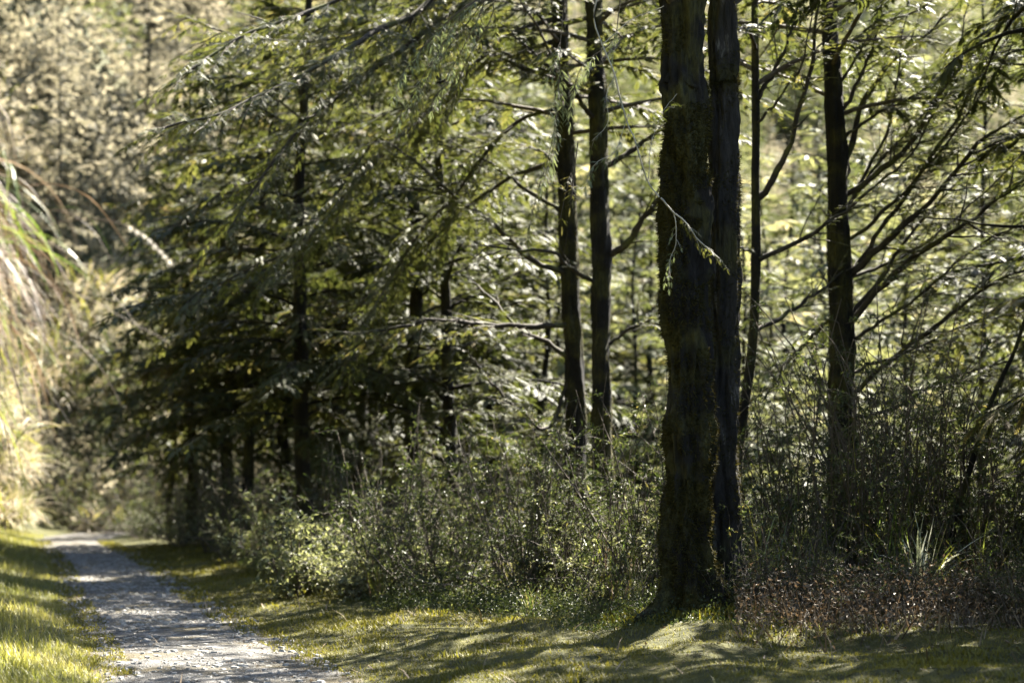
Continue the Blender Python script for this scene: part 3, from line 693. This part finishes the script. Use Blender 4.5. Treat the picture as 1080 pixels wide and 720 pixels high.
# pale bush beside the path
pb = make_shrub('pale_bush', 'bushy pale-leaved shrub beside the path where the moss verge narrows', 'shrub', None, 311, 1.55, 1.1, 20, .075, ('twig', 'leaf_pale'), dens=1.2, up=.7)
p = gp(322, 26.5); pb.location = p; pb.scale = (1.1, 1.1, 1.0)
pb2 = copy_tree(pb); p = gp(378, 25.4); pb2.location = p; pb2.scale = (.7, .7, .6); pb2['label'] = 'low pale-leaved bush at the right foot of the larger pale bush'; pb2.rotation_euler.z = 2
for a, (px, D, sc, k_) in enumerate(((762, 18.9, .34, 0), (786, 19.1, .5, 2), (778, 19.3, .42, 0), (800, 19.0, .36, 1), (752, 19.9, .5, 1), (672, 19.6, .38, 1), (640, 20.2, .45, 0), (700, 20.0, .5, 1))):
    p = gp(px, D); place_copy(sh[k_], p[0], p[1], sc, False, 'low dark leafy plant crowding the feet of the twin trunks', 'low plants at the feet of the twin trunks')
for a in range(26):
    px = sr.uniform(810, 1120); p = gp(px, sr.uniform(18.6, 20.2) - (1.2 if px > 1030 else 0)); k_ = int(sr.integers(0, 3))
    place_copy(sh[k_], p[0], p[1], sr.uniform(.22, .5) * (1.3 if px > 1030 else 1), False, 'small dark bushy plant at the front of the tangle right of the twin trunks', 'small plants at the front of the right-hand tangle')
# tall twiggy shrubs that rise out of the belt
G_T = 'tall twiggy shrubs rising out of the belt'; L_T = 'tall open twiggy shrub rising out of the belt under the trees'
tw = [make_shrub('tall_shrub', L_T, 'shrub', G_T, 321, 3.1, .5, 9, .055, ('twig', 'leaf'), dens=.7, up=1.15, shapes=LEAF_N), make_shrub('tall_shrub', L_T, 'shrub', G_T, 322, 2.6, .6, 10, .045, ('twig', 'leaf'), dens=.8, up=1.05)]
ft = [True, True]
for a in range(62):
    px = sr.uniform(410, 700) if a < 17 else (sr.uniform(230, 420) if a < 26 else (sr.uniform(785, 1110) if a < 46 else sr.uniform(890, 1120)))
    D = belt(px) + abs(sr.normal(0, 2.2)) + 1.2; p = gp(px, D); k_ = int(sr.random() < .4)
    place_copy(tw[k_], p[0], p[1], sr.uniform(.5, 1.0) if px < 860 else sr.uniform(.8, 1.25), ft[k_]); ft[k_] = False
# lighter sprigs among the belt
G_L = 'lighter small-leaved shrubs among the dark belt'; ls = make_shrub('shrub', 'light green open shrub among the dark ones in the bank belt', 'shrub', G_L, 312, 1.9, .7, 8, .05, ('twig', 'leaf_pale'), dens=.7)
for a, (px, D) in enumerate(((455, 25), (590, 22.6), (690, 22.5), (800, 21.5), (850, 22.5), (930, 23), (1010, 22), (1060, 23.5), (240, 36), (200, 44))):
    p = gp(px, D); place_copy(ls, p[0], p[1], sr.uniform(.7, 1.05), a == 0)

def blade_clump(name, label, cat, group, n, L, mats, seed, spread=.12, el=(.9, 1.45), sag=1.6, width=.011, tintr=(0, 1), hang=0):
    """long arching leaves, each a folded ribbon of its own"""
    r = np.random.default_rng(seed); root = MB()
    for a in range(n):
        l = L * r.uniform(.5, 1.1); k = 10; az = r.uniform(0, 6.28)
        q = limb_path((r.normal(0, spread), r.normal(0, spread), 0), az, r.uniform(*el), l, sag * r.uniform(.5, 1.2), k, .03, r)
        T = unit(np.gradient(q, axis=0)); s = unit(np.array((-math.sin(az), math.cos(az), 0)) + r.normal(0, .2, 3)) + 0 * T
        wd = (width * r.uniform(.7, 1.3) * np.sin(np.linspace(.25, 1, k) * math.pi) ** .6)[:, None]; wd[-1] = .0006
        up = np.cross(s, T); V = np.stack([q - s * wd, q - up * wd * .35, q + s * wd], 1)
        i = np.arange(k - 1)[:, None]; j = np.arange(2)[None]
        root.add(V, np.stack([i * 3 + j, i * 3 + j + 1, (i + 1) * 3 + j + 1, (i + 1) * 3 + j], -1), r.integers(0, len(mats)), r.uniform(*tintr))
    o = root.build(name, [M[m] for m in mats]); return tag(o, label, cat, group)

rd = blade_clump('reed_tuft', 'tuft of long arching silvery-white grass blades at the foot of the bare sapling', 'grass tuft', None, 20, 1.05, ['reed_white'], 401, .05, (1.0, 1.5), 1.5, .014)
rd.location = gp(972, 20.0)
rg = blade_clump('reed_tuft', 'green arching grass blades growing around the silvery tuft', 'grass tuft', None, 46, .85, ['reed_green', 'reed_green', 'grass'], 402, .22, (.8, 1.5), 1.3, .010)
rg.location = gp(962, 20.4)
G_G = 'slender grass clumps in the shrub belt'; gt = blade_clump('grass_clump', 'slender arching grass clump among shrubs along the bank', 'grass tuft', G_G, 30, 1.25, ['reed_green', 'grass', 'straw'], 403, .12, (1.1, 1.5), 1.2, .008)
for a, (px, D, sc) in enumerate(((800, 20.6, .9), (820, 21.2, 1.1), (560, 21.5, .4), (640, 23, .8), (905, 22, 1.3), (935, 21.4, 1.1), (1040, 20.8, .8), (1070, 21.3, .9), (860, 20.8, .7), (655, 21.5, .8), (405, 25, .6))):
    p = gp(px, D); place_copy(gt, p[0], p[1], sc, a == 0)
# low brown dead stems at the edge of the belt
n = 2800; y_ = rng.normal(19.6, 1.1, n); pxx = rng.uniform(775, 1120, n); x_ = (pxx - 540) / F_PX * y_
mbs = MB(); z = H(x_, y_); P = np.stack([x_, y_, z], -1); D = unit(np.stack([rng.normal(0, .35, n), rng.normal(0, .35, n), np.ones(n)], -1))
scatter(mbs, BLADE, P, D, rng.normal(0, 1, P.shape), rng.uniform(.05, .30, n), 0, None)
n = 24000; y_ = rng.normal(19.5, 1.0, n); pxx = rng.uniform(775, 1120, n); x_ = (pxx - 540) / F_PX * y_; z = H(x_, y_) + np.abs(rng.normal(0, .17, n))
P = np.stack([x_, y_, z], -1); scatter(mbs, LEAF, P, rng.normal(0, 1, P.shape), rng.normal(0, 1, P.shape), rng.uniform(.012, .06, n), 0, None)
tag(mbs.build('undergrowth', M['dry']), 'low tangle of brown dead stems and leaves at the foot of the shrubs', kind='stuff')
# small plants gathered round the feet of the twin trunks
nf = 9000; a_ = rng.uniform(0, 6.28, nf); q_ = rng.uniform(.22, 1.15, nf); xf = 1.72 + np.cos(a_) * q_ * 1.2; yf = 19.3 + np.sin(a_) * q_
P = np.stack([xf, yf, H(xf, yf) + np.abs(rng.normal(0, .13, nf)) * (1.25 - q_)], -1); mbs = MB()
scatter(mbs, LEAF, P, rng.normal(0, 1, P.shape) + (0, 0, .5), rng.normal(0, .7, P.shape) + (0, 0, 1), rng.uniform(.018, .045, nf), 0, None)
nf = 9000; a_ = rng.uniform(0, 6.28, nf); q_ = rng.uniform(.1, .9, nf); xf = 1.75 + np.cos(a_) * q_; yf = 19.3 + np.sin(a_) * q_
P = np.stack([xf, yf, H(xf, yf)], -1); scatter(mbs, TUFT, P, rng.normal(0, .6, P.shape) + (0, 0, 1), rng.normal(0, 1, P.shape), rng.uniform(.03, .11, nf), 1, None)
tag(mbs.build('foot_plants', [M['leaf'], M['moss']]), 'moss and small plants gathered round the twin trunks', kind='stuff')
# low green ground plants under the belt
n = 60000; pxx = rng.uniform(240, 1120, n); y_ = np.interp(pxx, [120, 200, 270, 400, 560, 680, 800, 1080], [56, 44, 34, 24.5, 21.5, 21.0, 20.5, 20]) + rng.normal(.6, .8, n)
x_ = (pxx - 540) / F_PX * y_; z = H(x_, y_) + np.abs(rng.normal(0, .14, n)) * (patches(x_, y_, 1.5) + .2)
mbs = MB(); P = np.stack([x_, y_, z], -1); scatter(mbs, LEAF, P, rng.normal(0, 1, P.shape) + (0, 0, .3), rng.normal(0, .6, P.shape) + (0, 0, 1), rng.uniform(.02, .05, n), 0, None)
tag(mbs.build('ground_cover', M['leaf']), 'low leafy ground cover under the shrubs', kind='stuff')

# hanging dry grasses of the left bank
G_H = 'dry grass clumps hanging from the left bank'
def hanging(label, seed, x, y, z, n, L, mats, width=.0055):
    r = np.random.default_rng(seed); mb = MB()
    for a in range(n):
        l = L * r.uniform(.45, 1.15); k = 12
        q = limb_path((r.normal(-.10, .13), r.normal(0, .45), r.normal(0, .22)), r.normal(0, 1.1), r.uniform(-.7, .7), l, r.uniform(1.6, 3.4), k, .05, r)
        T = unit(np.gradient(q, axis=0)); s = unit(unit(np.cross(T, (0, 0, 1.))) + r.normal(0, .35, 3))
        wd = (width * r.uniform(.6, 1.3) * np.sin(np.linspace(.25, 1, k) * math.pi) ** .6)[:, None]; wd[-1] = .0006
        up = np.cross(s, T); V = np.stack([q - s * wd, q - up * wd * .35, q + s * wd], 1)
        i = np.arange(k - 1)[:, None]; j = np.arange(2)[None]
        mb.add(V, np.stack([i * 3 + j, i * 3 + j + 1, (i + 1) * 3 + j + 1, (i + 1) * 3 + j], -1), r.integers(0, len(mats)), r.random())
    o = mb.build('hanging_grass', [M[m] for m in mats]); o.location = (x, y, z); return tag(o, label, 'grass clump', G_H)
hanging('green blades arching from the top of the left bank clump', 501, *at(-46, 190, 10.5), 170, .72, ['reed_green', 'straw', 'dry'])
hanging('thick tan straw hanging from the left bank below the green blades', 502, *at(-46, 265, 10.8), 460, .88, ['straw', 'straw', 'straw', 'dry', 'reed_green'])
hanging('pale straw fringe trailing lowest from the left bank', 503, *at(-56, 345, 11.5), 230, .85, ['straw', 'straw', 'reed_green'])
pr_ = np.random.default_rng(61); root = empty('plume_grass', at(-60, 330, 11), 'long thin grass stalks arching out from the left bank, one ending in a pale plume', 'grass stalk'); o_ = at(-60, 330, 11)
mb, pl = MB(), MB()
def stalk(pts, D, r0):
    q = smooth_poly([at(x, y, D) for x, y in pts], 26); tube(mb, q, np.linspace(r0, .0012, 26), 4, 0); return q
q = stalk([(-60, 330), (-10, 275), (50, 238), (110, 232), (150, 248), (178, 276)], 11, .003)
t_ = q[18:]; P = np.repeat(t_, 40, 0) + pr_.normal(0, .004, (len(t_) * 40, 3)); scatter(pl, BLADE, P, np.tile(unit(q[-1] - q[-6]), (len(P), 1)) + pr_.normal(0, .25, P.shape), pr_.normal(0, 1, P.shape), pr_.uniform(.015, .035, len(P)), 0, None)
stalk([(-60, 330), (0, 255), (50, 222), (95, 240), (130, 300)], 11.2, .0028); stalk([(-60, 340), (20, 300), (80, 310), (130, 335), (180, 362)], 10.6, .003)
stalk([(-60, 300), (10, 250), (60, 260), (110, 300), (150, 350)], 11.4, .0028); stalk([(-60, 380), (0, 340), (60, 350), (100, 380), (130, 430)], 11.6, .003)
mb.build('stalk', M['straw'], root, True, o_); pl.build('plume', M['plume'], root, False, o_)
# bright dry grass mounds on the bank at the bend
G_B = 'sunlit dry grass mounds on the bank by the bend'
bm_ = blade_clump('grass_mound', 'sunlit pale grass mound on the bank where the path bends', 'grass clump', G_B, 520, 1.5, ['bank_straw', 'bank_straw', 'grass'], 511, .45, (.7, 1.5), 2.2, .022)
br = np.random.default_rng(44)
for a in range(64):
    y_ = br.uniform(44, 74); x_ = float(xc(y_)) - (2.0 + br.uniform(0, 4.2)) + (br.uniform(0, 5) if y_ > 62 else 0)
    place_copy(bm_, x_, y_, br.uniform(.8, 1.5), a == 0)
# shrubs and dark hollow at the bend
for a, (x_, y_) in enumerate(((-13.6, 62), (-11.9, 61), (-14.8, 60), (-10.5, 60), (-12.8, 64), (-9.0, 60))):
    place_copy(sh[a % 3], x_, y_, 1.5, False, 'dark shrub closing the view at the bend of the path', 'shrubs at the bend of the path')

# ------------------------------------------------------------------ hanging twig in focus
root = empty('hanging_branch', at(668, -60, 17.6), 'thin pale crooked twig dangling in front of the thick mossy trunk', 'branch')
hb = at(668, -60, 17.6); r = np.random.default_rng(77)
mb, fo = MB(), MB()
def strand(pts, D, r0, r1, n=20): 
    q = smooth_poly([at(x, y, D) for x, y in pts], n); q += np.cumsum(r.normal(0, .003, q.shape), 0); tube(mb, q, np.linspace(r0, r1, n), 5); return q
s1 = strand([(668, -60), (640, -20), (628, 12), (636, 45), (650, 75), (660, 115), (672, 150), (684, 190), (697, 208)], 17.6, .009, .007, 30)
s2 = strand([(697, 208), (708, 222), (722, 232), (734, 248), (748, 262), (764, 276)], 17.6, .009, .005)
s3 = strand([(710, 223), (713, 240), (714, 256), (708, 275), (706, 296)], 17.6, .006, .003)
s4 = strand([(650, 75), (640, 100), (642, 130), (625, 150)], 17.6, .004, .002)
s5 = strand([(636, 45), (665, 20), (700, 5)], 17.6, .005, .003)
s6 = strand([(664, 120), (650, 160), (632, 172), (622, 190)], 17.6, .004, .002)
s7 = strand([(684, 190), (688, 150), (700, 120), (716, 98)], 17.6, .004, .002)
clothe(fo, s2, r, .045, .14, .05, .075, FROND_FINE, .3, 1, .6, 0, 1, .002); clothe(fo, s3, r, .05, .12, .05, .06, FROND_FINE, .2, 1, .8, 0, 2, .002)
clothe(fo, s7, r, .07, .3, .06, .09, FROND_FINE, .4, 1, .3, 0, 1, .002); clothe(fo, s1[12:], r, .10, .1, .07, .07, FROND_FINE, .1, .6, .9, 0, 2, .002)
clothe(fo, s4, r, .08, .3, .06, .09, FROND_FINE, .3, 1, .7, 0, 1, .002); clothe(fo, s6, r, .08, .3, .06, .09, FROND_FINE, .3, 1, .7, 0, 2, .002)
mb.build('twig', M['pale_twig'], root, True, hb); fo.build('foliage', [M['pale_twig'], M['needle'], M['lichen']], root, False, hb)

# drooping sprays near the top centre
root = empty('hanging_branch', at(545, -60, 19), 'drooping grey-green sprays hanging into the top edge left of the slim trunks', 'branch'); hb = at(545, -60, 19)
mb, fo = MB(), MB()
for k_ in range(5):
    x0 = 478 + k_ * 10 + r.uniform(-4, 4)
    q = strand([(545, -60), (530 - k_ * 3, -20), (x0, 20 + r.uniform(-8, 8)), (x0 - 25 - r.uniform(0, 25), 60 + r.uniform(0, 20)), (x0 - 45 - r.uniform(0, 35), 105 + r.uniform(0, 30))], 19 + r.uniform(-.6, .6), .008, .002, 18)
    clothe(fo, q, r, .06, .25, .05, .10, FROND_HAIR, .35, .75, 1.5, 0, int(r.integers(1, 3)), .002)
for (a_, b_, dep) in (((600, -20), (575, 190), 19), ((655, -20), (600, 120), 18.5), ((590, 90), (555, 250), 19.4), ((610, 150), (590, 230), 19)):
    q = strand([a_, (a_[0] - 8, a_[1] + 60), (b_[0] + 12, b_[1] - 50), b_], dep, .006, .002, 16)
    clothe(fo, q, r, .07, .3, .05, .10, FROND_HAIR, .3, .75, 1.0, 0, int(r.integers(1, 3)), .002)
mb.build('twig', M['twig'], root, True, hb); fo.build('foliage', [M['twig'], M['needle'], M['lichen']], root, False, hb)

print('POLYS', sum(len(m.polygons) for m in bpy.data.meshes))
